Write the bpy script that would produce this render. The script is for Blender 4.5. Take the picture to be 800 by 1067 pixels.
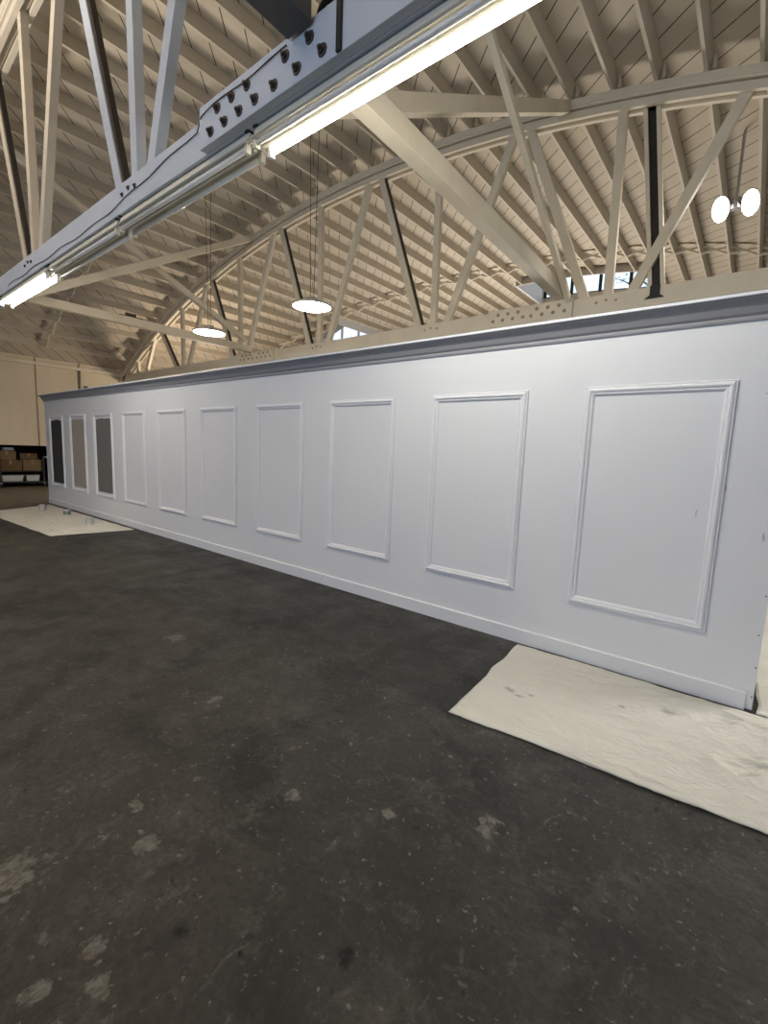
import bpy, bmesh, math, random
from mathutils import Vector, Matrix, noise
random.seed(7)
for o in list(bpy.data.objects):
    bpy.data.objects.remove(o, do_unlink=True)
SC = bpy.context.scene
COL = SC.collection
V = Vector

# ------------------------------------------------------------------ camera
YAW, PIT, ROL, FPX = -.6712, -.1305, .0388, 478.73
fwd = V((math.sin(YAW)*math.cos(PIT), math.cos(YAW)*math.cos(PIT), math.sin(PIT)))
rgt = V((math.cos(YAW), -math.sin(YAW), 0))
upv = rgt.cross(fwd)
rgt, upv = math.cos(ROL)*rgt+math.sin(ROL)*upv, -math.sin(ROL)*rgt+math.cos(ROL)*upv
cam = bpy.data.cameras.new('camera')
cam.sensor_fit = 'HORIZONTAL'; cam.sensor_width = 36; cam.lens = FPX/800*36
cam.clip_start = .05; cam.clip_end = 300
camo = bpy.data.objects.new('camera', cam); COL.objects.link(camo)
M = Matrix((rgt, upv, -fwd)).transposed().to_4x4(); M.translation = (0, 0, 1.6)
camo.matrix_world = M
SC.camera = camo

# ------------------------------------------------------------------ world, big lights, exposure
SC.view_settings.view_transform = 'Standard'
SC.view_settings.look = 'None'
SC.view_settings.gamma = 1
SC.view_settings.use_curve_mapping = False
SC.view_settings.exposure = 0.0
W = bpy.data.worlds.new('sky'); SC.world = W; W.use_nodes = True
W.node_tree.nodes['Background'].inputs[0].default_value = (.72, .86, 1, 1)
W.node_tree.nodes['Background'].inputs[1].default_value = 1.6

def area(name, loc, target, sx, sy, power, col):
    l = bpy.data.lights.new(name, 'AREA'); l.shape = 'RECTANGLE'; l.size = sx; l.size_y = sy
    l.energy = power; l.color = col
    o = bpy.data.objects.new(name, l); COL.objects.link(o)
    o.location = loc; o.rotation_euler = (V(target)-V(loc)).to_track_quat('-Z', 'Y').to_euler()
    return o
def spread(o, deg): o.data.spread = math.radians(deg); return o
area('daylight_loading_door', (-3.5, -8.9, 2.7), (-3.5, 8, 3.1), 9, 3.4, 275, (.44, .62, 1))
spread(area('near_roof_fill', (-8.5, -8.7, .4), (-5.2, -3.1, 7.2), 9, 1.0, 900, (1, .90, .77)), 50)  # added fill light, aimed up to brighten the near roof
pl_ = bpy.data.lights.new('hidden_fill_behind_partition', 'POINT'); pl_.energy = 290; pl_.color = (1, .84, .66); pl_.shadow_soft_size = .2  # added unseen point fill for the end wall and low roof
plo = bpy.data.objects.new('hidden_fill_behind_partition', pl_); COL.objects.link(plo); plo.location = (-14.2, 8.6, 3.0)
spread(area('far_roof_fill', (-5.5, 19.2, .5), (-4.0, 11, 7), 12, 1.2, 740, (1, .91, .80)), 105)  # added fill light at the back, aimed up at the far roof
spread(area('daylight_side_door', (5.5, 7.6, 1.9), (.2, 3.6, 0), 3.4, 2.4, 110, (1, .95, .88)), 70)

# ------------------------------------------------------------------ materials
def rgb(c): return (c[0], c[1], c[2], 1)
class Mat:
    def __init__(s, name, base, rough=.6, metal=0, spec=.5):
        s.m = bpy.data.materials.new(name); s.m.use_nodes = True
        s.nt = s.m.node_tree; s.b = s.nt.nodes['Principled BSDF']
        s.b.inputs['Base Color'].default_value = rgb(base)
        s.b.inputs['Roughness'].default_value = rough
        s.b.inputs['Metallic'].default_value = metal
        s.b.inputs['Specular IOR Level'].default_value = spec
        s.base = base; s.co = None; s.col = None
    def n(s, t, **k):
        x = s.nt.nodes.new(t)
        for a, b in k.items(): setattr(x, a, b)
        return x
    def L(s, a, b): s.nt.links.new(a, b)
    def coord(s, kind='Object'):
        if not s.co: s.co = s.n('ShaderNodeTexCoord')
        return s.co.outputs[kind]
    def noise(s, scale, detail=6, rough=.6, stretch=None, vec=None, dist=0):
        t = s.n('ShaderNodeTexNoise'); t.inputs['Scale'].default_value = scale
        t.inputs['Detail'].default_value = detail; t.inputs['Roughness'].default_value = rough
        t.inputs['Distortion'].default_value = dist
        v = vec or s.coord()
        if stretch:
            mp = s.n('ShaderNodeMapping'); mp.inputs['Scale'].default_value = stretch
            s.L(v, mp.inputs[0]); v = mp.outputs[0]
        s.L(v, t.inputs['Vector']); return t.outputs['Fac']
    def ramp(s, fac, a, b, lo=0, hi=1):
        r = s.n('ShaderNodeMapRange'); r.inputs[1].default_value = a; r.inputs[2].default_value = b
        r.inputs[3].default_value = lo; r.inputs[4].default_value = hi
        s.L(fac, r.inputs[0]); return r.outputs[0]
    def math(s, op, a, b=None):
        x = s.n('ShaderNodeMath', operation=op)
        for i, q in enumerate((a, b)):
            if q is None: continue
            if isinstance(q, (int, float)): x.inputs[i].default_value = q
            else: s.L(q, x.inputs[i])
        return x.outputs[0]
    def over(s, fac, color):
        """lay a colour over what is there, by fac"""
        mx = s.n('ShaderNodeMix', data_type='RGBA')
        if s.col is None: mx.inputs[6].default_value = rgb(s.base)
        else: s.L(s.col, mx.inputs[6])
        mx.inputs[7].default_value = rgb(color)
        if isinstance(fac, (int, float)): mx.inputs[0].default_value = fac
        else: s.L(fac, mx.inputs[0])
        s.col = mx.outputs[2]; s.L(s.col, s.b.inputs['Base Color']); return s
    def bump(s, h, strength=.2, dist=.01):
        b = s.n('ShaderNodeBump'); b.inputs['Strength'].default_value = strength
        b.inputs['Distance'].default_value = dist
        s.L(h, b.inputs['Height']); s.L(b.outputs[0], s.b.inputs['Normal']); return s
    def emit(s, col, st):
        s.b.inputs['Emission Color'].default_value = rgb(col); s.b.inputs['Emission Strength'].default_value = st; return s

def painted_timber(name, base, dark):
    m = Mat(name, base, .62, spec=.3)
    f = m.noise(2.2, 5, .6)
    m.over(m.ramp(f, .45, .75, 0, .55), dark)
    g = m.noise(26, 4, .6, (1, 1, .25))
    m.over(m.ramp(g, .62, .75, 0, .25), tuple(c*.55 for c in base))
    m.bump(g, .15, .004); return m
TIMBER = painted_timber('cream_painted_timber', (.70, .63, .50), (.59, .52, .40))
TIMBERA = painted_timber('cool_daylit_timber', (.52, .56, .62), (.44, .475, .53))  # near truss: cool daylight put into the timber colour
JOIST = painted_timber('cream_painted_joist', (.57, .51, .415), (.46, .405, .32))
GREYWOOD = painted_timber('grey_timber_in_shade', (.16, .15, .14), (.10, .095, .09))  # grey strut paint, darkened for the shade it hangs in
DARKWEB = painted_timber('dark_ply_and_slot', (.035, .03, .026), (.02, .018, .016))

DECK = Mat('diagonal_roof_boards', (.57, .505, .41), .75, spec=.2)
sep = DECK.n('ShaderNodeSeparateXYZ'); DECK.L(DECK.coord('UV'), sep.inputs[0])
sm = DECK.math('ADD', sep.outputs[0], sep.outputs[1])
q = DECK.math('DIVIDE', sm, .385); fr = DECK.math('FRACT', q)
fl = DECK.math('FLOOR', q)
wn = DECK.n('ShaderNodeTexWhiteNoise', noise_dimensions='1D'); DECK.L(fl, wn.inputs['W'])
DECK.over(DECK.math('MULTIPLY', wn.outputs['Value'], .35), (.45, .385, .285))
DECK.over(DECK.ramp(DECK.noise(1.3, 5), .5, .8, 0, .5), (.43, .37, .28))
DECK.over(DECK.ramp(DECK.noise(9, 6, .7), .66, .78, 0, .4), (.25, .2, .15))
edge = DECK.math('LESS_THAN', fr, .05)
gapn = DECK.ramp(DECK.noise(2.1, 2), .26, .42, .25, 1)
DECK.over(DECK.math('MULTIPLY', edge, gapn), (.035, .026, .018))

WALLP = Mat('white_satin_wall_paint', (.65, .656, .672), .5, spec=.35)
WALLP.over(WALLP.ramp(WALLP.noise(.9, 4), .45, .7, 0, .35), (.60, .604, .628))
def blobs(mat, pts, color, nscale, namp, strength=1.0, soft=.35, grain=0):
    """stains with a shape of their own: pts = (x,y,z,rx,ry,rz)"""
    nz = mat.n('ShaderNodeTexNoise'); nz.inputs['Scale'].default_value = nscale; nz.inputs['Detail'].default_value = 6
    mat.L(mat.coord(), nz.inputs['Vector'])
    sub = mat.n('ShaderNodeVectorMath', operation='SUBTRACT'); sub.inputs[1].default_value = (.5, .5, .5)
    mat.L(nz.outputs['Color'], sub.inputs[0])
    acc = None
    for (x, y, z, rx, ry, rz) in pts:
        sc = mat.n('ShaderNodeVectorMath', operation='SCALE'); sc.inputs['Scale'].default_value = namp*max(rx, ry)
        mat.L(sub.outputs[0], sc.inputs[0])
        ad = mat.n('ShaderNodeVectorMath', operation='ADD'); mat.L(mat.coord(), ad.inputs[0]); mat.L(sc.outputs[0], ad.inputs[1])
        s2 = mat.n('ShaderNodeVectorMath', operation='SUBTRACT'); mat.L(ad.outputs[0], s2.inputs[0]); s2.inputs[1].default_value = (x, y, z)
        dv = mat.n('ShaderNodeVectorMath', operation='DIVIDE'); mat.L(s2.outputs[0], dv.inputs[0]); dv.inputs[1].default_value = (rx, ry, rz)
        ln = mat.n('ShaderNodeVectorMath', operation='LENGTH'); mat.L(dv.outputs[0], ln.inputs[0])
        f = mat.ramp(ln.outputs['Value'], 1-soft, 1.0, 1, 0)
        acc = f if acc is None else mat.math('MAXIMUM', acc, f)
    if grain:
        acc = mat.math('MULTIPLY', acc, mat.ramp(mat.noise(grain, 7, .75, (1, .5, 1), dist=.5), .40, .58, .15, 1))
    return mat.over(mat.math('MULTIPLY', acc, strength), color)
blobs(WALLP, [(-.27, 3.73, 1.26, .006, .05, .035), (-.13, 3.73, 1.45, .010, .05, .03), (.10, 3.73, 1.15, .008, .05, .04),
              (-1.0, 3.73, 1.27, .004, .05, .05), (.03, 3.73, 2.05, .03, .05, .006), (-1.92, 3.73, 1.21, .004, .05, .02)],
      (.16, .15, .15), 30, .8, .55)
WALLP.bump(WALLP.noise(160, 3), .06, .002)

TRIM = Mat('white_trim_paint', (.70, .705, .73), .42, spec=.4)
TRIM.over(TRIM.ramp(TRIM.noise(3, 3), .5, .8, 0, .25), (.65, .655, .68))
LITEDGE = Mat('lit_edge_white', (.84, .84, .84), .4); LITEDGE.over(LITEDGE.ramp(LITEDGE.noise(4), .5, .8, 0, .3), (.78, .78, .79))  # paler white, with the lit top edge put into the colour
CROWNM = Mat('shaded_crown_grey', (.27, .27, .285), .5); CROWNM.over(CROWNM.ramp(CROWNM.noise(1.2, 3), .4, .7, 0, .4), (.23, .23, .245))  # shade on the downward-facing crown is put into this grey
SW_DARK = Mat('charcoal_paint', (.048, .05, .046), .8, spec=.2); SW_DARK.over(SW_DARK.ramp(SW_DARK.noise(6), .5, .8, 0, .3), (.06, .062, .056))
SW_TAUPE = Mat('taupe_paint', (.32, .295, .26), .8, spec=.2); SW_TAUPE.over(SW_TAUPE.ramp(SW_TAUPE.noise(6), .5, .8, 0, .3), (.36, .335, .3))
SW_GREY = Mat('slate_grey_paint', (.15, .148, .138), .8, spec=.2); SW_GREY.over(SW_GREY.ramp(SW_GREY.noise(6), .5, .8, 0, .3), (.18, .176, .165))

FLOOR = Mat('worn_dark_concrete', (.034, .033, .030), .62, spec=.35)
F = FLOOR
F.over(F.ramp(F.noise(.55, 6, .6, dist=.6), .40, .60, 0, .9), (.063, .062, .053))
F.over(F.ramp(F.noise(1.3, 7, .68, dist=.4), .50, .62, 0, .75), (.016, .0165, .0155))
F.over(F.ramp(F.noise(.8, 3, .5, (.7, 1.1, 1)), .54, .70, 0, .4), (.066, .052, .040))
F.over(F.ramp(F.noise(2.6, 8, .72, (1, 1.4, 1), dist=.5), .52, .64, 0, .6), (.092, .09, .078))
F.over(F.ramp(F.noise(5.5, 9, .78, dist=.6), .55, .66, 0, .55), (.115, .112, .098))
F.over(F.ramp(F.noise(38, 8, .75), .42, .66, 0, .6), (.017, .017, .0165))
F.over(F.ramp(F.noise(11, 8, .78, (1, .6, 1), dist=.8), .59, .67, 0, .6), (.13, .126, .11))
F.over(F.ramp(F.noise(26, 5, .65), .62, .67, 0, .8), (.18, .176, .155))
F.over(F.ramp(F.noise(13, 5, .6), .655, .70, 0, .85), (.009, .009, .009))
vor = F.n('ShaderNodeTexVoronoi'); vor.inputs['Scale'].default_value = 8
dn = F.n('ShaderNodeTexNoise'); dn.inputs['Scale'].default_value = 22; dn.inputs['Detail'].default_value = 5; F.L(F.coord(), dn.inputs['Vector'])
ds = F.n('ShaderNodeVectorMath', operation='SCALE'); ds.inputs['Scale'].default_value = .09; F.L(dn.outputs['Color'], ds.inputs[0])
da = F.n('ShaderNodeVectorMath', operation='ADD'); F.L(F.coord(), da.inputs[0]); F.L(ds.outputs[0], da.inputs[1]); F.L(da.outputs[0], vor.inputs['Vector'])
F.over(F.math('MULTIPLY', F.ramp(vor.outputs['Distance'], .06, .12, .8, 0), F.ramp(F.noise(2.7, 3), .52, .64)), (.19, .183, .162))
blobs(F, [(-1.97, .36, 0, .11, .10, 1), (-1.74, .73, 0, .062, .055, 1), (-1.47, .45, 0, .035, .045, 1), (-1.46, .30, 0, .04, .04, 1),
          (-1.34, .42, 0, .04, .035, 1), (-1.97, .80, 0, .04, .03, 1), (-1.93, 1.06, 0, .022, .022, 1), (-1.50, 1.29, 0, .05, .04, 1),
          (-.73, 1.74, 0, .045, .07, 1), (-2.5, 1.5, 0, .05, .05, 1), (-1.1, 1.5, 0, .04, .03, 1), (-3.6, 1.8, 0, .10, .05, 1)],
      (.185, .178, .155), 26, 2.4, .85, .3, grain=34)
blobs(F, [(-1.31, .65, 0, .030, .034, 1), (-.85, .96, 0, .036, .028, 1), (-.83, .94, 0, .026, .026, 1), (-1.1, .74, 0, .015, .015, 1)],
      (.003, .003, .003), 40, 1.6, 1, .7)
blobs(F, [(-1.9, 2.9, 0, .40, .30, 1), (-4.0, 2.2, 0, .16, .1, 1), (-3.4, 1.4, 0, .12, .08, 1), (-2.9, 1.2, 0, .08, .06, 1), (-2.6, 3.2, 0, .5, .25, 1)],
      (.022, .021, .02), 4, 1.2, .65, .9)
# saw-cut joint across the slab
sx = F.n('ShaderNodeSeparateXYZ'); F.L(F.coord(), sx.inputs[0])
jx = F.math('ABSOLUTE', F.math('ADD', F.math('ADD', sx.outputs[0], 5.42), F.math('MULTIPLY', F.math('SUBTRACT', F.noise(1.5, 4), .5), .06)))
F.over(F.math('MULTIPLY', F.ramp(jx, .012, .025, 1, 0), F.ramp(F.noise(2.5, 2), .35, .5, .2, 1)), (.018, .017, .016))
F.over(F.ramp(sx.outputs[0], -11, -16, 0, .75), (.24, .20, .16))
F.bump(F.noise(30, 8, .7), .35, .006)
fr_ = F.ramp(F.noise(3, 4), .3, .7, .48, .75); F.L(fr_, F.b.inputs['Roughness'])

CONC = Mat('stained_precast_concrete', (.66, .575, .43), .85, spec=.2)
CONC.over(CONC.ramp(CONC.noise(1.0, 6, .6, (1, 1, .22)), .42, .7, 0, .6), (.52, .44, .32))
CONC.over(CONC.ramp(CONC.noise(4, 6, .7), .6, .75, 0, .4), (.56, .5, .4))
CONC.bump(CONC.noise(20, 5), .3, .01)
DARKWALL = Mat('dark_recess_wall', (.02, .019, .018), .9, spec=.1); DARKWALL.over(DARKWALL.ramp(DARKWALL.noise(2), .4, .7), (.03, .028, .025))
PLAINWALL = Mat('cream_block_wall', (.5, .46, .38), .8, spec=.2); PLAINWALL.over(PLAINWALL.ramp(PLAINWALL.noise(2), .4, .7), (.43, .39, .32))

CLOTH = Mat('canvas_drop_cloth', (.715, .705, .65), .9, spec=.1)
CLOTH.over(CLOTH.ramp(CLOTH.noise(2.2, 5, .6, (1, 2, 1)), .48, .72, 0, .5), (.61, .595, .54))
CLOTH.over(CLOTH.ramp(CLOTH.noise(7, 6, .7, dist=.6), .62, .74, 0, .3), (.55, .52, .455))
blobs(CLOTH, [(-1.14, 2.90, 0, .05, .03, .5), (-1.06, 2.86, 0, .04, .03, .5), (-1.0, 2.93, 0, .025, .02, .5), (-.25, 3.35, 0, .06, .05, .5), (-.5, 3.2, 0, .03, .02, .5)],
      (.20, .20, .19), 25, 1.6, .6, .8)
CLOTH.bump(CLOTH.noise(9, 9, .68, (1, 1.7, 1), dist=1.2), .75, .03)

STRIPW = Mat('cream_enamel_metal', (.70, .66, .55), .35, spec=.5); STRIPW.over(STRIPW.ramp(STRIPW.noise(4), .5, .8, 0, .3), (.6, .55, .44))
TUBEOFF = Mat('unlit_tube_glass', (.82, .80, .74), .18); TUBEOFF.over(TUBEOFF.ramp(TUBEOFF.noise(3), .4, .7, 0, .2), (.74, .72, .66))
TUBEON = Mat('lit_tube', (.9, .9, .9), .4).emit((1, .95, .84), 26)
LEDON = Mat('lit_led_lens', (.9, .9, .9), .4).emit((1, .93, .80), 24)
BLACK = Mat('black_rubber', (.012, .012, .012), .6); BLACK.over(BLACK.ramp(BLACK.noise(8), .5, .8, 0, .4), (.025, .024, .022))
STEEL = Mat('galvanized_steel', (.42, .43, .44), .42, .85); STEEL.over(STEEL.ramp(STEEL.noise(18), .45, .7, 0, .5), (.30, .31, .32))
BOLT = Mat('rusty_bolt_steel', (.07, .06, .055), .6, .5); BOLT.over(BOLT.ramp(BOLT.noise(40), .45, .7, 0, .6), (.13, .075, .045))
BOLTP = painted_timber('painted_bolt', (.42, .35, .25), (.3, .24, .16))
CARD = Mat('brown_cardboard', (.13, .085, .045), .85, spec=.15); CARD.over(CARD.ramp(CARD.noise(5), .45, .7, 0, .5), (.10, .062, .03))
CARD2 = Mat('tan_cardboard', (.18, .125, .065), .85, spec=.15); CARD2.over(CARD2.ramp(CARD2.noise(5), .45, .7, 0, .5), (.14, .095, .05))
TAPE = Mat('packing_tape', (.20, .13, .07), .3); TAPE.over(TAPE.ramp(TAPE.noise(9), .4, .8, 0, .3), (.26, .17, .09))
TUB = Mat('grey_plastic_tub', (.50, .52, .52), .4); TUB.over(TUB.ramp(TUB.noise(6), .5, .8, 0, .3), (.42, .44, .45))
PAPER = Mat('white_paper_box', (.75, .74, .70), .6); PAPER.over(PAPER.ramp(PAPER.noise(6), .5, .8, 0, .3), (.66, .65, .6))
CARTM = Mat('black_cart_steel', (.018, .018, .02), .5, .3); CARTM.over(CARTM.ramp(CARTM.noise(10), .5, .8, 0, .4), (.03, .03, .03))
TIN = Mat('tinplate', (.62, .62, .60), .28, .9); TIN.over(TIN.ramp(TIN.noise(12), .5, .8, 0, .3), (.5, .5, .48))
CANLAB = Mat('paint_can_paper_band', (.52, .53, .50), .5); CANLAB.over(CANLAB.ramp(CANLAB.noise(10), .5, .8, 0, .4), (.42, .44, .42))
CANGREEN = Mat('green_grey_can_band', (.16, .22, .19), .5); CANGREEN.over(CANGREEN.ramp(CANGREEN.noise(10), .5, .8, 0, .4), (.22, .28, .25))
GLASS = Mat('skylight_glass', (.9, .95, 1), .05)
GLASS.b.inputs['Transmission Weight'].default_value = 1; GLASS.b.inputs['IOR'].default_value = 1.02
LEAF = Mat('tree_leaves', (.34, .38, .36), .7); LEAF.over(LEAF.ramp(LEAF.noise(3), .4, .7), (.45, .5, .48))
BARK = Mat('tree_bark', (.14, .12, .10), .9); BARK.over(BARK.ramp(BARK.noise(9), .4, .7), (.2, .17, .14))

# ------------------------------------------------------------------ mesh helpers
class MB:
    def __init__(s): s.bm = bmesh.new()
    def quadbox(s, c8):
        vs = [s.bm.verts.new(c) for c in c8]
        for f in ((0,3,2,1),(4,5,6,7),(0,1,5,4),(1,2,6,5),(2,3,7,6),(3,0,4,7)): s.bm.faces.new([vs[i] for i in f])
        return s
    def box(s, x0, x1, y0, y1, z0, z1):
        return s.quadbox([(x0,y0,z0),(x1,y0,z0),(x1,y1,z0),(x0,y1,z0),(x0,y0,z1),(x1,y0,z1),(x1,y1,z1),(x0,y1,z1)])
    def beam(s, p, q, w, d, side):
        """bar p->q, w wide along side, d deep across"""
        p, q, side = V(p), V(q), V(side); ax = (q-p).normalized()
        sd = (side-ax*side.dot(ax)).normalized(); up = ax.cross(sd).normalized()
        a, b = sd*(w/2), up*(d/2)
        return s.quadbox([p-a-b, p+a-b, p+a+b, p-a+b, q-a-b, q+a-b, q+a+b, q-a+b])
    def tube(s, pts, r, n=8, cap=True):
        pts = [V(p) for p in pts]; rings = []
        ref = None
        for i, p in enumerate(pts):
            a = (pts[min(i+1, len(pts)-1)]-pts[max(i-1, 0)]).normalized()
            if ref is None:
                ref = a.orthogonal().normalized()
            ref = (ref-a*ref.dot(a)).normalized(); o = a.cross(ref)
            rr = r[i] if isinstance(r, (list, tuple)) else r
            rings.append([s.bm.verts.new(p+ref*rr*math.cos(t)+o*rr*math.sin(t)) for t in [2*math.pi*k/n for k in range(n)]])
        for A, B in zip(rings, rings[1:]):
            for k in range(n): s.bm.faces.new([A[k], A[(k+1)%n], B[(k+1)%n], B[k]])
        if cap:
            s.bm.faces.new(list(reversed(rings[0]))); s.bm.faces.new(rings[-1])
        return s
    def lathe(s, prof, n=24, mat=None):
        """prof (r,z) around local Z, optional 4x4"""
        mat = mat or Matrix.Identity(4); rings = []
        for r, z in prof:
            if r < 1e-6: rings.append([s.bm.verts.new(mat @ V((0, 0, z)))])
            else: rings.append([s.bm.verts.new(mat @ V((r*math.cos(2*math.pi*k/n), r*math.sin(2*math.pi*k/n), z))) for k in range(n)])
        for A, B in zip(rings, rings[1:]):
            if len(A) == 1 and len(B) == 1: continue
            for k in range(n):
                k2 = (k+1) % n
                if len(A) == 1: s.bm.faces.new([A[0], B[k2], B[k]])
                elif len(B) == 1: s.bm.faces.new([A[k], A[k2], B[0]])
                else: s.bm.faces.new([A[k], A[k2], B[k2], B[k]])
        return s
    def extrude_x(s, prof, x0, x1, close=True):
        """prof list (y,z) swept along X"""
        A = [s.bm.verts.new((x0, y, z)) for y, z in prof]; B = [s.bm.verts.new((x1, y, z)) for y, z in prof]
        n = len(prof)
        for k in range(n if close else n-1): s.bm.faces.new([A[k], A[(k+1)%n], B[(k+1)%n], B[k]])
        if close: s.bm.faces.new(A); s.bm.faces.new(list(reversed(B)))
        return s
    def build(s, name, mat, parent=None, smooth=False, bevel=0):
        bmesh.ops.recalc_face_normals(s.bm, faces=s.bm.faces)
        me = bpy.data.meshes.new(name); s.bm.to_mesh(me); s.bm.free()
        me.materials.append(mat.m)
        o = bpy.data.objects.new(name, me); COL.objects.link(o)
        if parent is not None:
            o.parent = parent; o.matrix_parent_inverse = Matrix.Translation(-V(parent.location))
            o.matrix_parent_inverse = (Matrix.Translation(V(parent.location)) @ parent.rotation_euler.to_matrix().to_4x4()).inverted()
        if smooth:
            for p in me.polygons: p.use_smooth = True
        if bevel:
            b = o.modifiers.new('bevel', 'BEVEL'); b.width = bevel; b.segments = 2; b.limit_method = 'ANGLE'
        return o
def tag(o, label, cat, group=None, kind=None):
    if label: o['label'] = label
    if cat: o['category'] = cat
    if group: o['group'] = group
    if kind: o['kind'] = kind
    return o
def thing(name, loc, label, cat, group=None):
    o = bpy.data.objects.new(name, None); o.empty_display_size = .1; COL.objects.link(o); o.location = loc
    return tag(o, label, cat, group)
def struct(o): o['kind'] = 'structure'; return o
def copy_tree(o, parent=None):
    c = o.copy(); COL.objects.link(c)
    if parent is not None: c.parent = parent
    for ch in [x for x in kids.get(o.name, [])]: copy_tree(ch, c)
    return c
kids = {}

# ------------------------------------------------------------------ roof curve
XC, ZC, RR = -6.52, -16.081, 23.129
def zr(x, off=0): return ZC+math.sqrt((RR+off)**2-(x-XC)**2)
JD = .20                     # joist depth
XW, XE, YF, YBK = -18.1, 5.6, -9.0, 19.5
YA, YB = 2.1, 7.4

# ------------------------------------------------------------------ the setting
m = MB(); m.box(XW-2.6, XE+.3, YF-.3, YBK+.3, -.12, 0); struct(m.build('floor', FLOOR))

SKY = [(-6.6, -2.9, 14.75, 17.0), (-15.5, -12.6, 12.75, 14.9)]
xs_d = sorted(set([XW-.3+i*(XE+.6-XW)/72 for i in range(73)]+[s for k in SKY for s in k[:2]]))
ys_d = sorted(set([YF-.2, -3.2, YA, YB, YBK+.2]+[s for k in SKY for s in k[2:]]))
bm = bmesh.new(); uvl = bm.loops.layers.uv.new('UVMap')
grid = {}
def dv(i, j, top):
    k = (i, j, top)
    if k not in grid:
        x = xs_d[i]; grid[k] = bm.verts.new((x, ys_d[j], zr(x, JD+(.05 if top else 0))))
    return grid[k]
for i in range(len(xs_d)-1):
    for j in range(len(ys_d)-1):
        cx, cy = (xs_d[i]+xs_d[i+1])/2, (ys_d[j]+ys_d[j+1])/2
        if any(a < cx < b and c < cy < d for a, b, c, d in SKY): continue
        for top in (0, 1):
            f = bm.faces.new([dv(i, j, top), dv(i+1, j, top), dv(i+1, j+1, top), dv(i, j+1, top)][::1 if top else -1])
            for l in f.loops: l[uvl].uv = (RR*math.asin((l.vert.co.x-XC)/RR), l.vert.co.y)
me = bpy.data.meshes.new('ceiling'); bm.to_mesh(me); bm.free(); me.materials.append(DECK.m)
o = bpy.data.objects.new('ceiling', me); COL.objects.link(o); struct(o)

# concrete end wall on the left, open underneath onto a dark storage recess
m = MB(); LZ = 1.36
for y0, y1 in ((YF, 1.9), (1.94, 4.72), (4.76, 5.92), (6.0, 7.05), (7.25, 12), (12, YBK)):
    z1 = zr(XW)+.2
    m.box(XW-.2, XW, y0, y1, LZ if y1 < 10 else 0, z1)
m.box(XW-.22, XW-.06, YF, YBK, LZ, zr(XW)+.2)
wl = struct(m.build('wall_left', CONC))
m = MB(); m.box(XW-.02, XW+.10, 5.98, 6.26, 2.0, zr(XW)-.02); pil = m.build('pilaster', CONC, wl)
m = MB(); m.lathe([(0, 0), (.07, 0), (.07, .03), (0, .04)], 12, Matrix.Translation((XW+.10, 6.12, 3.35)) @ Matrix.Rotation(math.pi/2, 4, 'Y')); m.build('anchor_bolt', BOLT, pil)
m = MB(); m.box(XW-.02, XW+.12, YF, YB, zr(XW+.1)-.10, zr(XW+.1)); m.build('wall_plate', TIMBER, wl)
m = MB(); m.box(XW-2.5, XW-2.4, YF, YBK, 0, LZ+.2); m.box(XW-2.5, XW-.2, YF, YBK, LZ+.02, LZ+.12); m.box(XW-2.5, XW, YF-.05, YF, 0, LZ)
struct(m.build('wall_recess', DARKWALL))
m = MB(); m.box(XW, XE, YBK, YBK+.2, 0, zr(XC)+.3); struct(m.build('wall_far', PLAINWALL))
m = MB(); m.box(XE, XE+.2, YF, 6.0, 0, 4.4); m.box(XE, XE+.2, 10.4, YBK, 0, 4.4); m.box(XE, XE+.2, 6.0, 10.4, 3.3, 4.4)
struct(m.build('wall_right', PLAINWALL))
m = MB(); m.box(XW, -8, YF-.2, YF, 0, 7.4); m.box(1, XE, YF-.2, YF, 0, 6); m.box(-8, 1, YF-.2, YF, 4.3, 7.4)
struct(m.build('wall_front', PLAINWALL))

# ------------------------------------------------------------------ the white partition wall
WY = 3.7476; WX0, WX1 = -13.74, .165; WZ = 2.54
pw = thing('partition_wall', (-6.8, WY+.06, 0), 'long white freestanding partition wall lined with ten rectangular moulding frames', 'wall')
m = MB(); m.box(WX0, WX1, WY, WY+.12, .012, WZ+.06); m.build('wall_panel', WALLP, pw)
def frame_moulding(x0, z0, x1, z1):
    prof = [(0, 0), (0, .010), (.006, .017), (.013, .014), (.018, .024), (.030, .030), (.040, .026), (.046, .016), (.054, .018), (.062, .012), (.068, .006), (.068, 0)]
    mb = MB(); rings = []
    for o_, h in prof:
        rings.append([mb.bm.verts.new(c) for c in ((x0+o_, WY-h, z0+o_), (x1-o_, WY-h, z0+o_), (x1-o_, WY-h, z1-o_), (x0+o_, WY-h, z1-o_))])
    for A, B in zip(rings, rings[1:]):
        for k in range(4): mb.bm.faces.new([A[k], A[(k+1)%4], B[(k+1)%4], B[k]])
    return mb
PX0, PS, PWD, PZB, PZT = -1.0597, 1.3727, .9267, .4568, 2.1439
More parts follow.
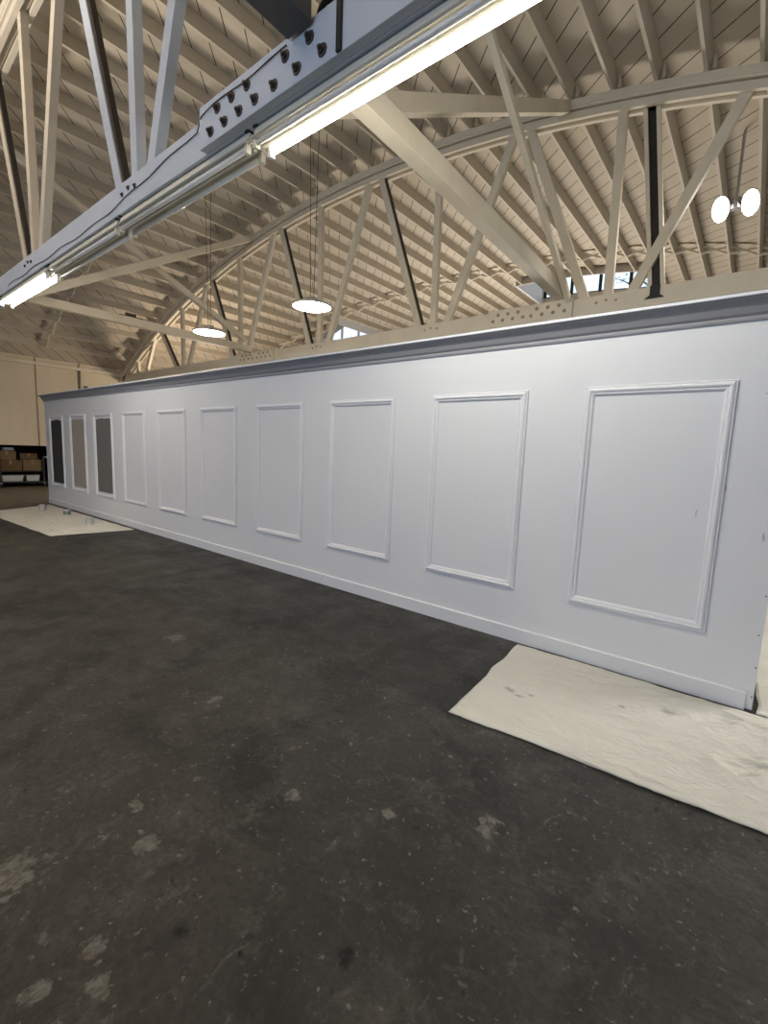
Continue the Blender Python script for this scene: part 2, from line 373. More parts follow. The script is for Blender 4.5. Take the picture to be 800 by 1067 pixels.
for i in range(10):
    a = PX0-i*PS
    fm = frame_moulding(a, PZB, a+PWD, PZT).build('panel_moulding', TRIM, pw)
    if i >= 7:
        mt, nm = {7: (SW_GREY, 'slate grey test paint inside the frame'), 8: (SW_TAUPE, 'taupe test paint inside the frame'), 9: (SW_DARK, 'charcoal test paint inside the frame')}[i]
        mb = MB(); pts = []
        ins = .095; N = 14
        xa, xb, za, zb = a+ins, a+PWD-ins, PZB+ins+.01, PZT-ins-.02
        rnd = random.Random(i)
        jit = lambda: rnd.uniform(-.008, .008)
        for t in range(N): pts.append((xa+(xb-xa)*t/N, za+jit()))
        for t in range(N): pts.append((xb+jit(), za+(zb-za)*t/N))
        for t in range(N): pts.append((xb+(xa-xb)*t/N, zb+jit()*1.6+.02*math.sin(t/N*math.pi)))
        for t in range(N): pts.append((xa+jit(), zb+(za-zb)*t/N))
        A = [mb.bm.verts.new((x, WY-.002, z)) for x, z in pts]; B = [mb.bm.verts.new((x, WY+.004, z)) for x, z in pts]
        mb.bm.faces.new(A); mb.bm.faces.new(B[::-1])
        for k in range(len(A)): mb.bm.faces.new([A[k], A[(k+1) % len(A)], B[(k+1) % len(A)], B[k]])
        sw = mb.build('paint_swatch', mt, fm); sw['label'] = nm
# baseboard (two lengths with a butt joint), bevelled top
for x0, x1 in ((WX0, -3.86), (-3.855, .125)):
    m = MB(); m.extrude_x([(WY, .004), (WY-.018, .004), (WY-.018, .1165), (WY-.0155, .120), (WY, .120)], x0, x1)
    bb = m.build('baseboard', WALLP, pw)
    m = MB(); m.extrude_x([(WY, .1202), (WY-.020, .1202), (WY-.021, .1235), (WY-.018, .1265), (WY, .1275)], x0, x1); m.build('baseboard_lit_edge', LITEDGE, bb)  # second strip is added, pale as the board's lit top edge
# crown: small bead, cove face rising to a projecting lip
m = MB()
m.extrude_x([(WY, WZ-.045), (WY-.014, WZ-.045), (WY-.018, WZ-.030), (WY-.014, WZ-.018), (WY-.020, WZ-.012), (WY-.030, WZ-.004), (WY-.050, WZ+.030),
             (WY-.080, WZ+.062), (WY-.108, WZ+.076), (WY-.112, WZ+.082), (WY, WZ+.082)], WX0-.05, WX1+.03)
m.build('crown_moulding', CROWNM, pw)
m = MB(); m.extrude_x([(WY-.110, WZ+.080), (WY-.122, WZ+.080), (WY-.122, WZ+.098), (WY+.12, WZ+.098), (WY+.12, WZ+.0825), (WY-.1, WZ+.0825)], WX0-.06, WX1+.04); m.build('crown_lip', TRIM, pw)
m = MB(); m.box(WX0-.012, WX0, WY-.004, WY+.124, .012, WZ); m.build('end_cap', TRIM, pw)
for z in (.10, .30, .52, .78, 1.05, 1.5, 2.0):
    m = MB(); m.lathe([(0, 0), (.005, 0), (.004, .003), (0, .004)], 8, Matrix.Translation((WX1-.015-.006*math.sin(z*40), WY, z)) @ Matrix.Rotation(math.pi/2, 4, 'X')); m.build('nail_head', BOLT, pw)

# ------------------------------------------------------------------ trusses
def bolt(x, y, z, parent, mat, r=.022, h=.03):
    m = MB(); T = Matrix.Translation((x, y, z)) @ Matrix.Rotation(math.pi/2, 4, 'X')
    m.lathe([(0, 0), (r*1.35, 0), (r*1.35, .006), (r*.8, .008), (r*.8, h*.6), (r*.45, h*.6), (r*.45, h), (0, h)], 8, T)
    m.build('bolt', mat, parent)
def arch_band(mb, y0, y1, o0, o1, x0, x1, n=64):
    R = []
    for i in range(n+1):
        x = x0+(x1-x0)*i/n
        R.append([mb.bm.verts.new((x, y, zr(x, oo))) for y, oo in ((y0, o0), (y1, o0), (y1, o1), (y0, o1))])
    for A, B in zip(R, R[1:]):
        for k in range(4): mb.bm.faces.new([A[k], A[(k+1)%4], B[(k+1)%4], B[k]])
    mb.bm.faces.new(R[0][::-1]); mb.bm.faces.new(R[-1])
CZ0, CZ1 = 3.70, 3.945
def truss(Y, label, near):
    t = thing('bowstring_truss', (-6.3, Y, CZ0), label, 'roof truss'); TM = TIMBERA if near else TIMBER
    xl = -18.0 if not near else -18.0; xr = 5.4
    m = MB()
    m.box(xl, xr, Y-.10, Y-.045, CZ0, CZ1); m.box(xl, xr, Y+.045, Y+.10, CZ0, CZ1)
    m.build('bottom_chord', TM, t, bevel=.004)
    m = MB()
    arch_band(m, Y-.13, Y+.13, -.095, -.003, xl, xr)
    arch_band(m, Y-.115, Y-.105+.05, -.125, -.095, xl, xr)
    arch_band(m, Y+.055, Y+.115, -.125, -.095, xl, xr)
    arch_band(m, Y-.10, Y-.045, -.245, -.15, xl, xr); arch_band(m, Y+.045, Y+.10, -.245, -.15, xl, xr)
    arch_band(m, Y-.03, Y+.03, -.20, -.09, xl, xr)
    m.build('top_chord', JOIST if near else TIMBER, t)
    nodes = [-1.90-2.95*k for k in range(-2, 5)]
    nodes = [4.0, 1.05, -1.91, -4.88, -7.9, -10.91, -13.87]
    if near: nodes = [4.1, 1.2, -1.7, -4.67, -7.66, -10.7, -13.75]
    def web(xa, xb, w=.088, d=.13, mat=None, za=CZ0+.03, name='web'):
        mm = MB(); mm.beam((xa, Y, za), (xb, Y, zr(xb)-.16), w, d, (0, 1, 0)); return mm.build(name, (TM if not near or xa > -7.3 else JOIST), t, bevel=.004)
    for n in nodes:
        web(n, n-.03, d=.12)
        hl, hr = n-.24, n+.20
        big = zr(n) > 5.6
        ul, ur = (n-1.38, n+1.38) if big else (n-1.2, n+1.2)
        w1 = web(hl, ul)
        dt = .06 if near or n < -13 else (.026 if n in (-4.88, -7.9, -10.91) else 0)
        if dt == 0:
            web(hr, ur); continue
        # dark second ply along the left diagonal
        mm = MB(); a, b = V((hl, Y, CZ0+.03)), V((ul, Y, zr(ul)-.16)); ax = (b-a).normalized(); nn = ax.cross(V((0, 1, 0))).normalized()
        off = nn*.088*(1 if nn.x > 0 else -1)
        mm.beam(a+off, b+off-ax*.12, .06, dt*.75, (0, 1, 0)); mm.build('dark_ply', DARKWEB, w1)
        web(hr, ur)
    web(-16.45, -15.65); web(-16.9, -16.93)
    # bolts at the nodes
    for n in nodes:
        for k in (-.13, 0, .13):
            if n > 1.3: continue
            bolt(n+k, Y-.10, CZ1-.10+.02*(k == 0), t, BOLT if near else BOLTP, .016, .02)
    return t
tA = truss(YA, 'near overhead bowstring truss with bluish bottom chord carrying the strip lights', True)
tB = truss(YB, 'far bowstring truss with fan webs above the white partition wall', False)
# splice plates with bolts
def splice(t, Y, x0, x1, z0, z1, bolts, mat, br):
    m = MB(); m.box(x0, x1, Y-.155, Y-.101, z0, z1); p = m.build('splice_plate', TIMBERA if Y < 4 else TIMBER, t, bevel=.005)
    for x, z in bolts: bolt(x, Y-.155, z, p, mat, br, .035)
zz = lambda a, b: [a, b]
def zig(x0, n, dx, zlo, zhi, start=0):
    return [(x0+i*dx, zlo if (i+start) % 2 == 0 else zhi) for i in range(n)]
splice(tA, YA, -3.37, -1.30, CZ0-.0, CZ1+.03, zig(-3.22, 7, .085, CZ0+.07, CZ0+.185)+zig(-2.52, 5, .105, CZ0+.07, CZ0+.18)+[(-1.78, CZ0+.19), (-1.62, CZ0+.21), (-1.46, CZ0+.2)], BOLT, .026)
splice(tB, YB, -3.72, -2.36, CZ0, CZ1+.01, zig(-3.62, 7, .085, CZ0+.09, CZ0+.18)+zig(-2.98, 7, .085, CZ0+.09, CZ0+.18), BOLTP, .022)
splice(tB, YB, -11.2, -9.4, CZ0, CZ1+.01, zig(-10.7, 7, .085, CZ0+.11, CZ0+.2)+zig(-10.0, 7, .085, CZ0+.11, CZ0+.2), BOLTP, .022)
# twin post with a dark slot, and its base bracket, on the far truss
for dx in (-.075, .075):
    m = MB(); m.beam((-1.30+dx, YB+.02, CZ1-.05), (-1.60+dx, YB+.02, zr(-1.6)-.16), .08, .05, (0, 1, 0)); m.build('slotted_post', TIMBER, tB, bevel=.004)
m = MB(); m.beam((-1.30, YB+.06, CZ1-.05), (-1.60, YB+.06, zr(-1.6)-.2), .03, .10, (0, 1, 0)); o = m.build('slot_darkening', DARKWEB, tB)  # added strip; the darkness between the posts is put into its colour
m = MB(); m.box(-1.36, -1.24, YB-.118, YB-.10, CZ1-.12, CZ1+.01); m.quadbox([(-1.42, YB-.125, CZ1-.16), (-1.18, YB-.125, CZ1-.16), (-1.18, YB-.10, CZ1-.16), (-1.42, YB-.10, CZ1-.16), (-1.35, YB-.125, CZ1-.11), (-1.25, YB-.125, CZ1-.11), (-1.25, YB-.10, CZ1-.11), (-1.35, YB-.10, CZ1-.11)]); m.build('post_bracket', BLACK, tB, bevel=.006)
# black strap on the near truss
m = MB(); m.box(-1.985, -1.95, YA-.172, YA-.156, CZ0, CZ1+.035); m.build('steel_strap', BLACK, tA, bevel=.003)

# ------------------------------------------------------------------ struts and sway braces between the two trusses
def brace(name, p, q, w, d, label, cat, side=(1, 0, 0), mat=TIMBER, group=None):
    m = MB(); m.beam(p, q, w, d, side); o = m.build(name, mat, bevel=.006); return tag(o, label, cat, group)
brace('tie_strut', (-2.55, YA+.11, CZ1+.25), (-2.55, YB-.06, CZ1+.10), .15, .19, 'thick cream timber strut running from behind the lit strip light down to the far truss', 'beam')
brace('sway_brace', (-2.70, YA+.15, CZ1-.03), (-2.70, YB-.14, zr(-2.70)-.10), .12, .15, 'cream sway brace climbing from the long lit strip light to the far arch', 'brace')
brace('sway_brace', (-2.42, YB-.13, CZ1-.02), (-2.42, YA+.6, zr(-2.42)-.12), .075, .085, 'slender cream brace crossing in front of the far arch behind the thick strut', 'brace')
brace('tie_strut', (-10.4, YA+.11, CZ1+.12), (-10.4, YB-.06, CZ1+.12), .15, .16, 'lowest cream strut at left, ending beside the hanging lamp on the far chord', 'beam')
brace('sway_brace', (-10.25, YA+.15, CZ1-.08), (-10.25, YB-.14, zr(-10.25)-.06), .115, .14, 'left cream sway brace rising from the lit tubes to the far arch', 'brace')
brace('sway_brace', (-10.54, YB-.13, CZ1+.36), (-10.54, YA+.16, zr(-10.54)-.08), .11, .12, 'left cream sway brace dropping from the unlit strip lights to the far chord', 'brace')
m = MB(); m.box(-10.56, -10.38, 4.2, 4.7, CZ1+.203, CZ1+.23); m.box(-10.50, -10.44, 4.35, 4.55, CZ1+.23, CZ1+.30); tag(m.build('steel_clamp', BOLT, bevel=.004), 'small rusty clamp sitting on the lowest left strut', 'clamp')
brace('tie_strut', (-2.27, YA-.175, CZ1+.10), (-2.27, -3.2, CZ1+.14), .20, .23, 'dark grey strut above the near truss at the top edge', 'beam', mat=GREYWOOD)

# ------------------------------------------------------------------ joists, cleats, bridging
xs = [1.2, .65, .1, -.45, -1.0, -1.55, -2.085, -2.65, -3.165, -3.72, -4.27, -4.79, -5.31, -5.84, -6.42, -6.98, -7.56, -8.09, -8.72, -9.26]
while xs[-1] > -17.3: xs.append(xs[-1]-.575)
def joist(x, y0, y1, label, group, cleats):
    m = MB(); z = zr(x)
    sl = -(x-XC)/math.sqrt(RR*RR-(x-XC)**2)
    nrm = V((-sl, 0, 1)).normalized(); tg = V((1, 0, sl)).normalized()*.021
    a, b = V((x, y0, z)), V((x, y1, z))
    t = nrm*(JD-.002)
    m.quadbox([a-tg, a+tg, b+tg, b-tg, a-tg+t, a+tg+t, b+tg+t, b-tg+t])
    o = m.build('roof_joist', JOIST); tag(o, label, 'joist', group)
    for yc in cleats:
        m = MB(); m.beam((x+.085, yc-.015, z+.01), (x+.075, yc+.02, z+.2), .04, .055, (1, 0, 0)); m.build('cleat', JOIST, o)
inhole = lambda x, s: s[0]-.02 < x < s[1]+.02
for x in xs:
    if -13.5 < x < -1.2: joist(x, -3.2, YA-.005, 'cream roof joist on the camera side of the near truss', 'roof joists before the near truss', [])
    joist(x, YA+.005, YB-.005, 'cream roof joist between the near and the far truss', 'roof joists between the trusses', [YB-.08])
    y1 = YBK-.02
    for s in SKY:
        if inhole(x, s): y1 = s[2]-.06
    joist(x, YB+.005, y1, 'cream roof joist beyond the far truss', 'roof joists beyond the far truss', [])
def bridging(yc, lo, hi, label):
    t = thing('bridging_row', (-8, yc, zr(-8)), label, 'bridging')
    for a, b in zip(xs, xs[1:]):
        if not (lo < b and a < hi): continue
        ya_, yb_ = (yc+min(0, (q_+7)*.2) if yc > 9 else yc for q_ in (a, b))
        for k, (za, zb) in enumerate(((.01, JD-.045), (JD-.045, .01))):
            m = MB(); m.beam((a-.023, ya_+.05*k, zr(a)+za), (b+.023, yb_+.05*k, zr(b)+zb), .035, .045, (0, 1, 0)); m.build('bridging_strut', TIMBER, t)
bridging(4.8, -18, 0.7, 'zigzag cross bridging under the roof between the two trusses')
bridging(13.5, -18, 0.7, 'zigzag cross bridging under the roof far behind the partition wall')
# headers and skylights
for i, s in enumerate(SKY):
    x0, x1, y0, y1 = s
    t = thing('skylight', ((x0+x1)/2, (y0+y1)/2, zr((x0+x1)/2, JD)), ['four-pane skylight at right with bare trees showing through', 'bright skylight at left under the hanging lamp'][i], 'skylight')
    HM = .95
    def wallx(mb, ya, yb, o0, o1, n=10):
        for k in range(n):
            xa, xb = x0+(x1-x0)*k/n, x0+(x1-x0)*(k+1)/n
            mb.quadbox([(xa, ya, zr(xa, o0)), (xb, ya, zr(xb, o0)), (xb, yb, zr(xb, o0)), (xa, yb, zr(xa, o0)), (xa, ya, zr(xa, o1)), (xb, ya, zr(xb, o1)), (xb, yb, zr(xb, o1)), (xa, yb, zr(xa, o1))])
        return mb
    wallx(MB(), y0-.05, y0, 0, JD+HM).build('header', JOIST, t)
    wallx(MB(), y1, y1+.05, 0, JD+.02).build('sill', JOIST, t)
    wallx(MB(), y0-.05, y1+.05, JD+HM, JD+HM+.05).build('monitor_roof', JOIST, t)
    for xx in (x0, x1):
        m = MB(); m.box(xx-.03, xx+.03, y0-.05, y1+.05, zr(xx)-.02, zr(xx, JD+HM)); m.build('curb', TRIM, t)
    for f in ((0.02, .27, .52, .77, .98) if i == 0 else (.33, .66)):
        xx = x0+(x1-x0)*f
        m = MB(); m.box(xx-.05, xx+.05, y1+.0, y1+.045, zr(xx, JD), zr(xx, JD+HM)); m.build('glazing_bar', BLACK if i == 0 else TRIM, t)
    wallx(MB(), y1+.02, y1+.028, JD+.02, JD+HM).build('pane', GLASS, t)

# trees outside, seen through the right skylight
def tree(x, y, h, sd, label):
    r = random.Random(sd); t = thing('bare_tree', (x, y, 0), label, 'tree')
    tr = MB(); tr.tube([(x, y, 0), (x+.1, y, h*.4), (x-.1, y+.1, h*.75), (x, y, h)], [.3, .24, .13, .04], 8)
    lf = MB()
    for k in range(46):
        z = h*r.uniform(.42, .97); a = r.uniform(0, 6.28); L = r.uniform(1.2, 3.2)*(1.2-z/h*.6)
        p = V((x, y, z)); e = p+V((math.cos(a)*L, math.sin(a)*L, L*r.uniform(.3, .8))); mid = (p+e)/2+V((0, 0, .2))
        tr.tube([p, mid, e], [.07, .045, .015], 5)
        for j in range(12):
            c = mid.lerp(e, r.random())+V((r.gauss(0, .45), r.gauss(0, .45), r.gauss(0, .35)))
            d1 = V((r.gauss(0, 1), r.gauss(0, 1), r.gauss(0, 1))).normalized()*.09; d2 = d1.orthogonal().normalized()*.06
            vs = [lf.bm.verts.new(c+q_) for q_ in (d1, d2, -d1, -d2)]; lf.bm.faces.new(vs)
    tr.build('trunk', BARK, t); f = lf.build('leaves', LEAF, t); f['kind'] = 'stuff'
tree(-11.5, 27, 13.5, 3, 'bare tree outside, left one seen through the right skylight')
tree(-4.6, 26, 14, 5, 'bare tree outside, right one seen through the right skylight')

# ------------------------------------------------------------------ strip lights under the near chord
def strip(x0, x1, on, label):
    t = thing('strip_light', ((x0+x1)/2, YA, CZ0), label, 'strip light', 'fluorescent strip lights under the near truss')
    m = MB(); y = YA-.03
    m.extrude_x([(y-.045, CZ0-.012), (y+.075, CZ0-.012), (y+.085, CZ0-.055), (y+.115, CZ0-.085), (y+.105, CZ0-.092), (y+.045, CZ0-.072), (y-.015, CZ0-.072), (y-.075, CZ0-.092), (y-.085, CZ0-.085), (y-.055, CZ0-.055)], x0+.015, x1-.015)
    m.build('channel', STRIPW, t, bevel=.002)
    for k, yy in enumerate((y-.045, y+.075)):
        m = MB(); m.tube([(x0+.05, yy, CZ0-.112), (x1-.05, yy, CZ0-.112)], .0175, 14)
        tb = m.build('tube', TUBEON if on[k] else TUBEOFF, t, smooth=True)
        tb['label'] = 'lit fluorescent tube' if on[k] else 'unlit fluorescent tube'
        for xx in (x0+.02, x1-.05):
            m = MB(); m.box(xx, xx+.03, yy-.018, yy+.018, CZ0-.145, CZ0-.07); m.build('lamp_socket', STRIPW if not on[k] else TRIM, t, bevel=.003)
    for xx in (x0+.03, x1-.03):
        m = MB(); m.box(xx-.018, xx+.018, y-.06, y+.09, CZ0-.014, CZ0-.001); m.build('mounting_clip', BLACK, t)
    m = MB(); m.box(x0+.03, x1-.03, y+.003, y+.027, CZ0-.105, CZ0-.06); m.build('center_rib', STRIPW, t, bevel=.003)
    if any(on):
        l = bpy.data.lights.new('tube_light', 'AREA'); l.shape = 'RECTANGLE'; l.size = x1-x0-.1; l.size_y = .03
        l.energy = {1: 42, 2: 12}[sum(on)]; l.color = (1, .97, .865)
        lo = bpy.data.objects.new('tube_light', l); COL.objects.link(lo)
        lo.location = ((x0+x1)/2, y+.097, CZ0-.118); lo.rotation_euler = (math.radians(62), 0, 0); lo.parent = t; lo.matrix_parent_inverse = Matrix.Translation(-V(t.location))
    return t
strip(-2.84, -.42, (0, 1), 'long strip light at top right with its far tube lit')
strip(-4.93, -2.87, (0, 0), 'unlit strip light beside the big lit one under the near chord')
strip(-6.98, -4.96, (0, 0), 'unlit strip light next to the bright pair of tubes at left')
strip(-9.15, -7.01, (1, 1), 'strip light at the left edge with both tubes lit')
# conduit wire stapled along the near chord and cable bundle lying on it
m = MB(); pts = []
for k in range(41):
    x = -8.6+k*.155; z = CZ0+.05+.17*min(1, max(0, (x+5.3)/2.2))+.01*math.sin(k*1.3)
    if x < -5.2: z = CZ0+.05+.012*math.sin(k)
    yy = YA-.108 if x < -3.42 else YA-.163
    pts.append((x, yy, z))
m.tube(pts, .004, 6); tag(m.build('wire', BLACK, smooth=True), 'thin dark wire running along the face of the near bottom chord', 'wire')
for j, (amp, ph, yo) in enumerate(((.10, 0, -.05), (.07, 1.2, 0), (.12, 2.1, .06))):
    m = MB(); pts = [(-2.42+k*.05, YA+yo+.03*math.sin(k*.9+ph), CZ1+.09+.02*j+amp*.6*abs(math.sin(k*.33+ph))) for k in range(34)]
    m.tube(pts, .017, 8); tag(m.build('cable', BLACK, smooth=True), ['black cable lying nearest along the top of the near chord', 'black cable in the middle of the bundle on the near chord', 'black looping cable at the back of the bundle on the near chord'][j], 'cable', 'black cables on the near truss')

# ------------------------------------------------------------------ hanging lamps
def lamp(x, y, z, r, power, label, ztop):
    t = thing('high_bay_lamp', (x, y, z), label, 'lamp')
    T = Matrix.Translation((x, y, z))
    m = MB(); m.lathe([(0, .13), (r*.25, .13), (r*.3, .08), (r*.55, .06), (r*.9, .035), (r*1.02, .02), (r*1.02, 0), (r*.97, -.004), (r*.96, .008), (0, .008)], 32, T); m.build('housing', STEEL, t, smooth=False)
    m = MB(); m.lathe([(0, -.018), (r*.6, -.014), (r*.95, .002), (r*.95, .007), (0, .007)], 32, T); m.build('lens', LEDON, t, smooth=True)
    for dx in (-.09, .09):
        m = MB(); m.tube([(x+dx*.4, y, z+.12), (x+dx*1.3, y, ztop-.006)], .0045, 6); m.build('suspension_wire', BLACK, t)
    l = bpy.data.lights.new('lamp_light', 'AREA'); l.shape = 'DISK'; l.size = r*1.9; l.energy = power; l.color = (1, .9, .74)
    lo = bpy.data.objects.new('lamp_light', l); COL.objects.link(lo); lo.location = (x, y, z-.03); lo.parent = t; lo.matrix_parent_inverse = Matrix.Translation(-V((x, y, z)))
lamp(-8.40, 5.0, 3.72, .30, 55, 'hanging round lamp at left, above the end of the lowest strut', zr(-8.4)+JD)
lamp(-5.53, 5.0, 3.745, .30, 55, 'hanging round lamp in the middle, in front of the left skylight', zr(-5.53)+JD)
# twin-head lamp at right
cx, cy, cz = -.65, 9.0, 5.43
t = thing('twin_head_lamp', (cx, cy, cz), 'twin-head lamp with two bright oval panels at upper right', 'lamp')
m = MB(); m.tube([(cx, cy, cz), (cx, cy, zr(cx)+JD-.006)], .02, 8); m.lathe([(0, .12), (.07, .12), (.07, -.02), (0, -.02)], 16, Matrix.Translation((cx, cy, cz))); m.build('stem', STEEL, t)
for sgn in (-1, 1):
    T = Matrix.Translation((cx+sgn*.18, cy-.05, cz+.0)) @ Matrix.Rotation(math.radians(-48), 4, 'X') @ Matrix.Rotation(math.radians(sgn*6), 4, 'Y') @ Matrix.Diagonal((.48, .80, 1, 1))
    m = MB(); m.lathe([(0, .05), (.2, .05), (.235, .02), (.235, -.005), (.225, -.008), (0, -.008)], 28, T); h = m.build('lamp_head', STEEL, t)
    m = MB(); m.lathe([(0, -.022), (.15, -.02), (.222, -.009), (0, -.009)], 28, T); m.build('lens', LEDON, h, smooth=True)
    m = MB(); m.tube([(cx, cy, cz+.05), (cx+sgn*.16, cy, cz+.06)], .018, 8); m.build('arm', STEEL, t)
l = bpy.data.lights.new('lamp_light', 'AREA'); l.shape = 'DISK'; l.size = .6; l.energy = 60; l.color = (1, .92, .8)
lo = bpy.data.objects.new('lamp_light', l); COL.objects.link(lo); lo.location = (cx, cy-.1, cz-.12); lo.rotation_euler = (math.radians(-20), 0, 0)
lo.parent = t; lo.matrix_parent_inverse = Matrix.Translation(-V((cx, cy, cz)))

# ------------------------------------------------------------------ drop cloths
def inpoly(x, y, P):
    c = False; n = len(P)
    for i in range(n):
        (x1, y1), (x2, y2) = P[i], P[(i+1) % n]
        if (y1 > y) != (y2 > y) and x < (x2-x1)*(y-y1)/(y2-y1)+x1: c = not c
    return c
def cloth(name, u0, u1, corner, label, seed, amp=.017, nx=110, ny=60, zoff=0.003):
    """corner = four xy corners (a,b,c,d); bilinear sheet with creases"""
    a, b, c, d = [V((*p, 0)) for p in corner]
    m = MB(); G = []
    for j in range(ny+1):
        row = []
        for i in range(nx+1):
            u, v = i/nx, j/ny
            p = (a*(1-u)+b*u)*(1-v)+(d*(1-u)+c*u)*v
            e = min(u, 1-u, v, 1-v)
            w = noise.noise(V((p.x*1.3+seed, p.y*1.3, 0)))
            p.x += .018*noise.noise(V((p.y*4, seed, 1))) ; p.y += .018*noise.noise(V((p.x*3, seed, 2)))
            q = V((p.x*4.2+seed+.5*w, p.y*8.4+.6*w, seed))
            q2 = V((p.x*2.2+p.y*3.4+seed, (p.y*2.2-p.x*.9)*4.4+.5*w, seed))
            r1 = max(0, 1-abs(noise.noise(q2))*5)*max(0, min(1, noise.noise(V((p.x*2.1, p.y*2.7, seed+4)))*3+.35))
            r2 = max(0, 1-abs(noise.noise(q2*2.6+V((3, 1, 0))))*5)*max(0, min(1, noise.noise(V((p.x*2.6, p.y*3.1, seed+8)))*3+.3))
            h = r1*amp+r2*amp*.5+.005*(noise.noise(V((p.x*2, p.y*2.4, seed)))+.6)+.0012*noise.noise(q*3)
            h += .010*max(0, noise.noise(V((p.x*5, p.y*5, seed+9))))*(1 if e < .03 else 0)
            p.z = zoff+max(.001, h*(.35+.65*min(1, e*8)))
            row.append(m.bm.verts.new(p))
        G.append(row)
    for j in range(ny):
        for i in range(nx): m.bm.faces.new([G[j][i], G[j][i+1], G[j+1][i+1], G[j+1][i]])
    o = m.build(name, CLOTH, smooth=True)
    s = o.modifiers.new('thick', 'SOLIDIFY'); s.thickness = .003; s.offset = 1
    return tag(o, label, 'drop cloth')
dc = cloth('drop_cloth', 0, 1, [(-1.32, 2.39), (1.7, 2.60), (1.7, 3.70), (-1.41, 3.70)], 'off-white canvas drop cloth on the floor along the right end of the partition', 2.3, nx=150, ny=64)
m = MB(); A = []; B = []
for k in range(25):
    u = k/24; x = -.66+.62*u; wd = .034*math.sin(math.pi*u)**.8
    A.append((x, 2.478+.01*u, .004)); B.append((x+.02, 2.478+.01*u-wd+.004*math.sin(k*2.1), .010+.006*math.sin(math.pi*u)))
va = [m.bm.verts.new(p) for p in A]; vb = [m.bm.verts.new(p) for p in B]; vc = [m.bm.verts.new((p[0], p[1]+.002, p[2]-.006)) for p in B]
for k in range(24):
    m.bm.faces.new([va[k], va[k+1], vb[k+1], vb[k]]); m.bm.faces.new([vb[k], vb[k+1], vc[k+1], vc[k]])
m.build('folded_hem', CLOTH, dc, smooth=True)
cloth('drop_cloth', 0, 1, [(.195, 3.715), (2.2, 3.72), (2.2, 8.2), (.06, 8.2)], 'off-white drop cloth glimpsed behind the right end of the partition', 7.7, nx=90, ny=110)
cloth('drop_cloth', 0, 1, [(-12.6, 2.25), (-8.95, 2.42), (-8.75, 3.66), (-13.3, 3.62)], 'off-white drop cloth holding three paint cans at the far end of the partition', 5.1, .016, 150, 60)

# ------------------------------------------------------------------ paint cans
def can(x, y, lab, mat, rz):
    t = thing('paint_can', (x, y, .012), lab, 'paint can', 'paint cans on the far drop cloth')
    T = Matrix.Translation((x, y, .012)); r, h = .064, .125
    m = MB(); m.lathe([(0, 0), (r, 0), (r+.002, .006), (r-.001, .012), (r-.001, h-.012), (r+.003, h-.006), (r+.002, h), (r-.008, h), (r-.010, h-.006), (r-.018, h-.008), (r-.022, h-.004), (0, h-.004)], 28, T); m.build('can_body', TIN, t)
    m = MB(); m.lathe([(r, .025), (r+.0012, .025), (r+.0012, h-.03), (r, h-.03)], 28, T); m.build('paper_band', mat, t)
    m = MB(); pts = [(x+math.cos(rz)*(r+.004)*math.cos(a), y+math.sin(rz)*(r+.004)*math.cos(a), .012+h-.02-.05*math.sin(a)) for a in [math.pi*k/12 for k in range(13)]]
    pts = [(p[0]-math.sin(rz)*(r+.004)*math.sin(math.pi*k/12), p[1]+math.cos(rz)*(r+.004)*math.sin(math.pi*k/12), p[2]) for k, p in enumerate(pts)]
    m.tube(pts, .0025, 6); m.build('bail_handle', TIN, t)
can(-12.28, 3.2, 'silver paint can farthest left on the far drop cloth', CANLAB, 2.8)
can(-11.17, 3.34, 'middle paint can with a dark green band', CANGREEN, 3.5)
can(-9.73, 3.27, 'nearest silver paint can, rightmost of the three', CANLAB, 3.0)

# ------------------------------------------------------------------ storage under the end wall
def carton(x, y, z, sx_, sy_, sz_, mat, label, name='cardboard_box'):
    t = thing(name, (x, y, z), label, 'box')
    m = MB(); m.box(x-sx_/2, x+sx_/2, y-sy_/2, y+sy_/2, z, z+sz_-.006); m.build('carton', mat, t, bevel=.006)
    m = MB(); m.box(x-sx_/2, x+sx_/2, y-sy_/2, y-.003, z+sz_-.006, z+sz_); m.box(x-sx_/2, x+sx_/2, y+.003, y+sy_/2, z+sz_-.006, z+sz_); m.build('flap', mat, t)
    m = MB(); m.box(x+sx_/2, x+sx_/2+.002, y-.03, y+.03, z+sz_*.55, z+sz_); m.build('tape', TAPE, t)
BX = XW-.75
def cart(x, y0, y1, label):
    t = thing('cart', (x, (y0+y1)/2, 0), label, 'cart')
    m = MB(); m.box(x-.4, x+.4, y0, y1, .15, .19); m.build('deck', CARTM, t, bevel=.005)
    m = MB(); m.box(x-.4, x+.4, y0, y1, .50, .53); m.build('shelf', CARTM, t, bevel=.005)
    for yy in (y0+.03, y1-.03):
        for xx in (x-.37, x+.37):
            m = MB(); m.box(xx-.02, xx+.02, yy-.02, yy+.02, .19, .98); m.build('post', CARTM, t)
            m = MB(); m.lathe([(0, -.02), (.065, -.02), (.065, .02), (0, .02)], 16, Matrix.Translation((xx, yy, .066)) @ Matrix.Rotation(math.pi/2, 4, 'X')); w = m.build('wheel', CARTM, t)
            m = MB(); m.box(xx-.02, xx+.02, yy-.03, yy+.03, .12, .15); m.build('caster_plate', STEEL, w)
    m = MB(); m.tube([(x+.37, y1-.03, .98), (x-.37, y1-.03, .98)], .016, 8); m.build('push_handle', CARTM, t)
    return t
cart(BX, 3.75, 4.95, 'black two-shelf cart loaded with brown cartons under the concrete wall')
carton(BX+.02, 4.06, .535, .6, .60, .34, CARD, 'brown carton at left on the upper shelf of the black cart')
carton(BX+.02, 4.63, .535, .6, .50, .36, CARD2, 'tan carton at right on the upper shelf of the black cart')
carton(BX+.0, 4.0, .88, .5, .46, .30, CARD2, 'tan carton stacked on top of the left carton on the cart')
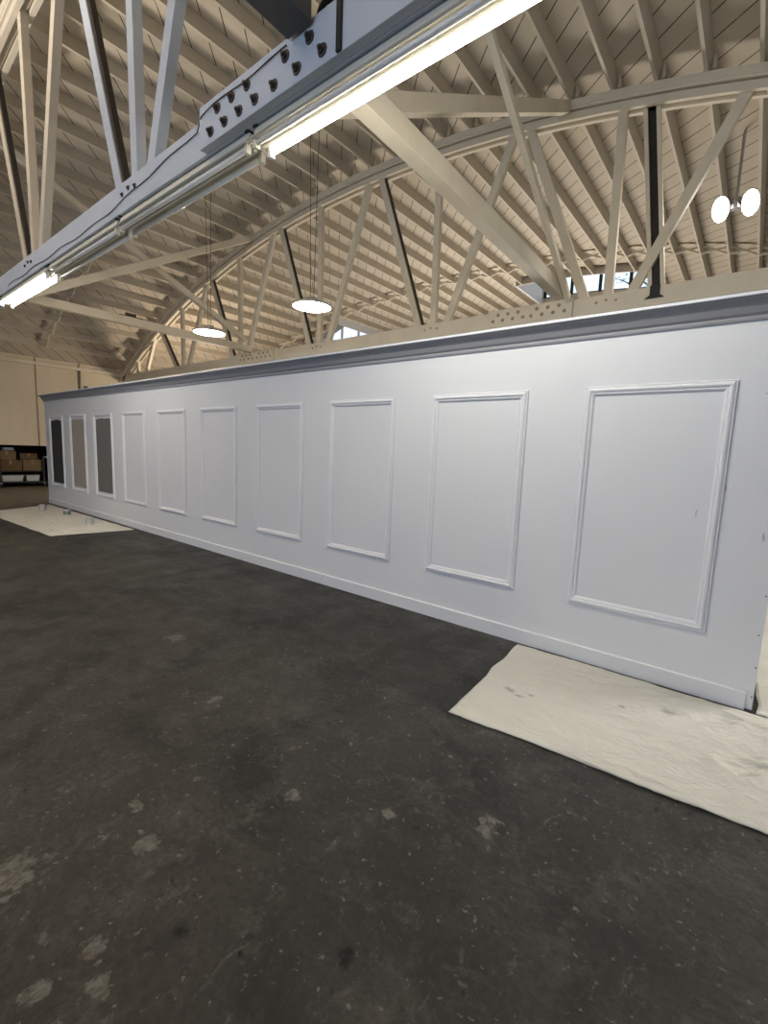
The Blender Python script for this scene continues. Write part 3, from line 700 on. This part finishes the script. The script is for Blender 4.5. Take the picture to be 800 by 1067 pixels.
carton(BX+.02, 4.56, .90, .5, .46, .20, CARD, 'flat brown carton stacked on top of the right carton on the cart')
def tub(x, y, z, sx_, sy_, sz_, label):
    t = thing('storage_tub', (x, y, z), label, 'tub')
    m = MB(); m.quadbox([(x-sx_*.45, y-sy_*.45, z), (x+sx_*.45, y-sy_*.45, z), (x+sx_*.45, y+sy_*.45, z), (x-sx_*.45, y+sy_*.45, z), (x-sx_/2, y-sy_/2, z+sz_), (x+sx_/2, y-sy_/2, z+sz_), (x+sx_/2, y+sy_/2, z+sz_), (x-sx_/2, y+sy_/2, z+sz_)]); m.build('tub_body', TUB, t, bevel=.01)
    m = MB(); m.box(x-sx_*.53, x+sx_*.53, y-sy_*.53, y+sy_*.53, z+sz_, z+sz_+.025); m.build('lid', TUB, t, bevel=.006)
tub(BX+.05, 4.10, .19, .55, .56, .17, 'wider grey plastic tub on the lower deck of the cart')
tub(BX+.05, 4.64, .19, .5, .36, .17, 'narrower grey plastic tub on the lower deck of the cart')
# dark cabinet at the far left, table at right
t = thing('cabinet', (BX+.1, 3.28, 0), 'black cabinet at the left edge beside the loaded cart', 'cabinet')
m = MB(); m.box(BX-.3, BX+.4, 2.85, 3.68, .06, .92); m.build('cabinet_body', CARTM, t, bevel=.01)
for yy in (2.86, 3.27):
    m = MB(); m.box(BX+.4, BX+.42, yy, yy+.39, .10, .89); dd = m.build('door', CARTM, t, bevel=.004)
    m = MB(); m.box(BX+.42, BX+.44, yy+.32, yy+.34, .45, .6); m.build('handle', STEEL, dd)
m = MB(); m.box(BX-.28, BX+.38, 2.87, 3.66, 0, .06); m.build('plinth', BLACK, t)
carton(BX+.05, 3.45, .92, .5, .42, .24, CARD2, 'tan carton standing on the black cabinet')
m = MB(); m.box(BX-.1, BX+.15, 3.95, 4.2, 1.185, 1.27); tag(m.build('white_box', PAPER, bevel=.004), 'small white box on the topmost carton of the cart', 'box')
t = thing('work_table', (BX+.1, 5.45, 0), 'dark work table between the loaded cart and the partition end', 'table')
m = MB(); m.box(BX-.35, BX+.45, 5.0, 6.3, .92, .96); m.build('tabletop', CARTM, t, bevel=.006)
for yy in (5.06, 6.24):
    for xx in (BX-.3, BX+.4):
        m = MB(); m.box(xx-.03, xx+.03, yy-.03, yy+.03, 0, .92); m.build('leg', CARTM, t)
m = MB(); m.box(BX-.3, BX+.4, 5.06, 6.24, .28, .31); m.build('shelf', CARTM, t)
m = MB(); m.box(BX+.02, BX+.36, 5.0, 5.34, .96, 1.0); tag(m.build('paper_stack', PAPER, bevel=.004), 'low white stack lying on the dark work table', 'paper')
carton(BX+.15, 5.40, .31, .4, .3, .34, CARD, 'brown carton on the lower shelf of the work table')
carton(BX+.2, 5.42, 0, .4, .4, .22, PAPER, 'pale carton on the floor under the work table', 'cardboard_box')
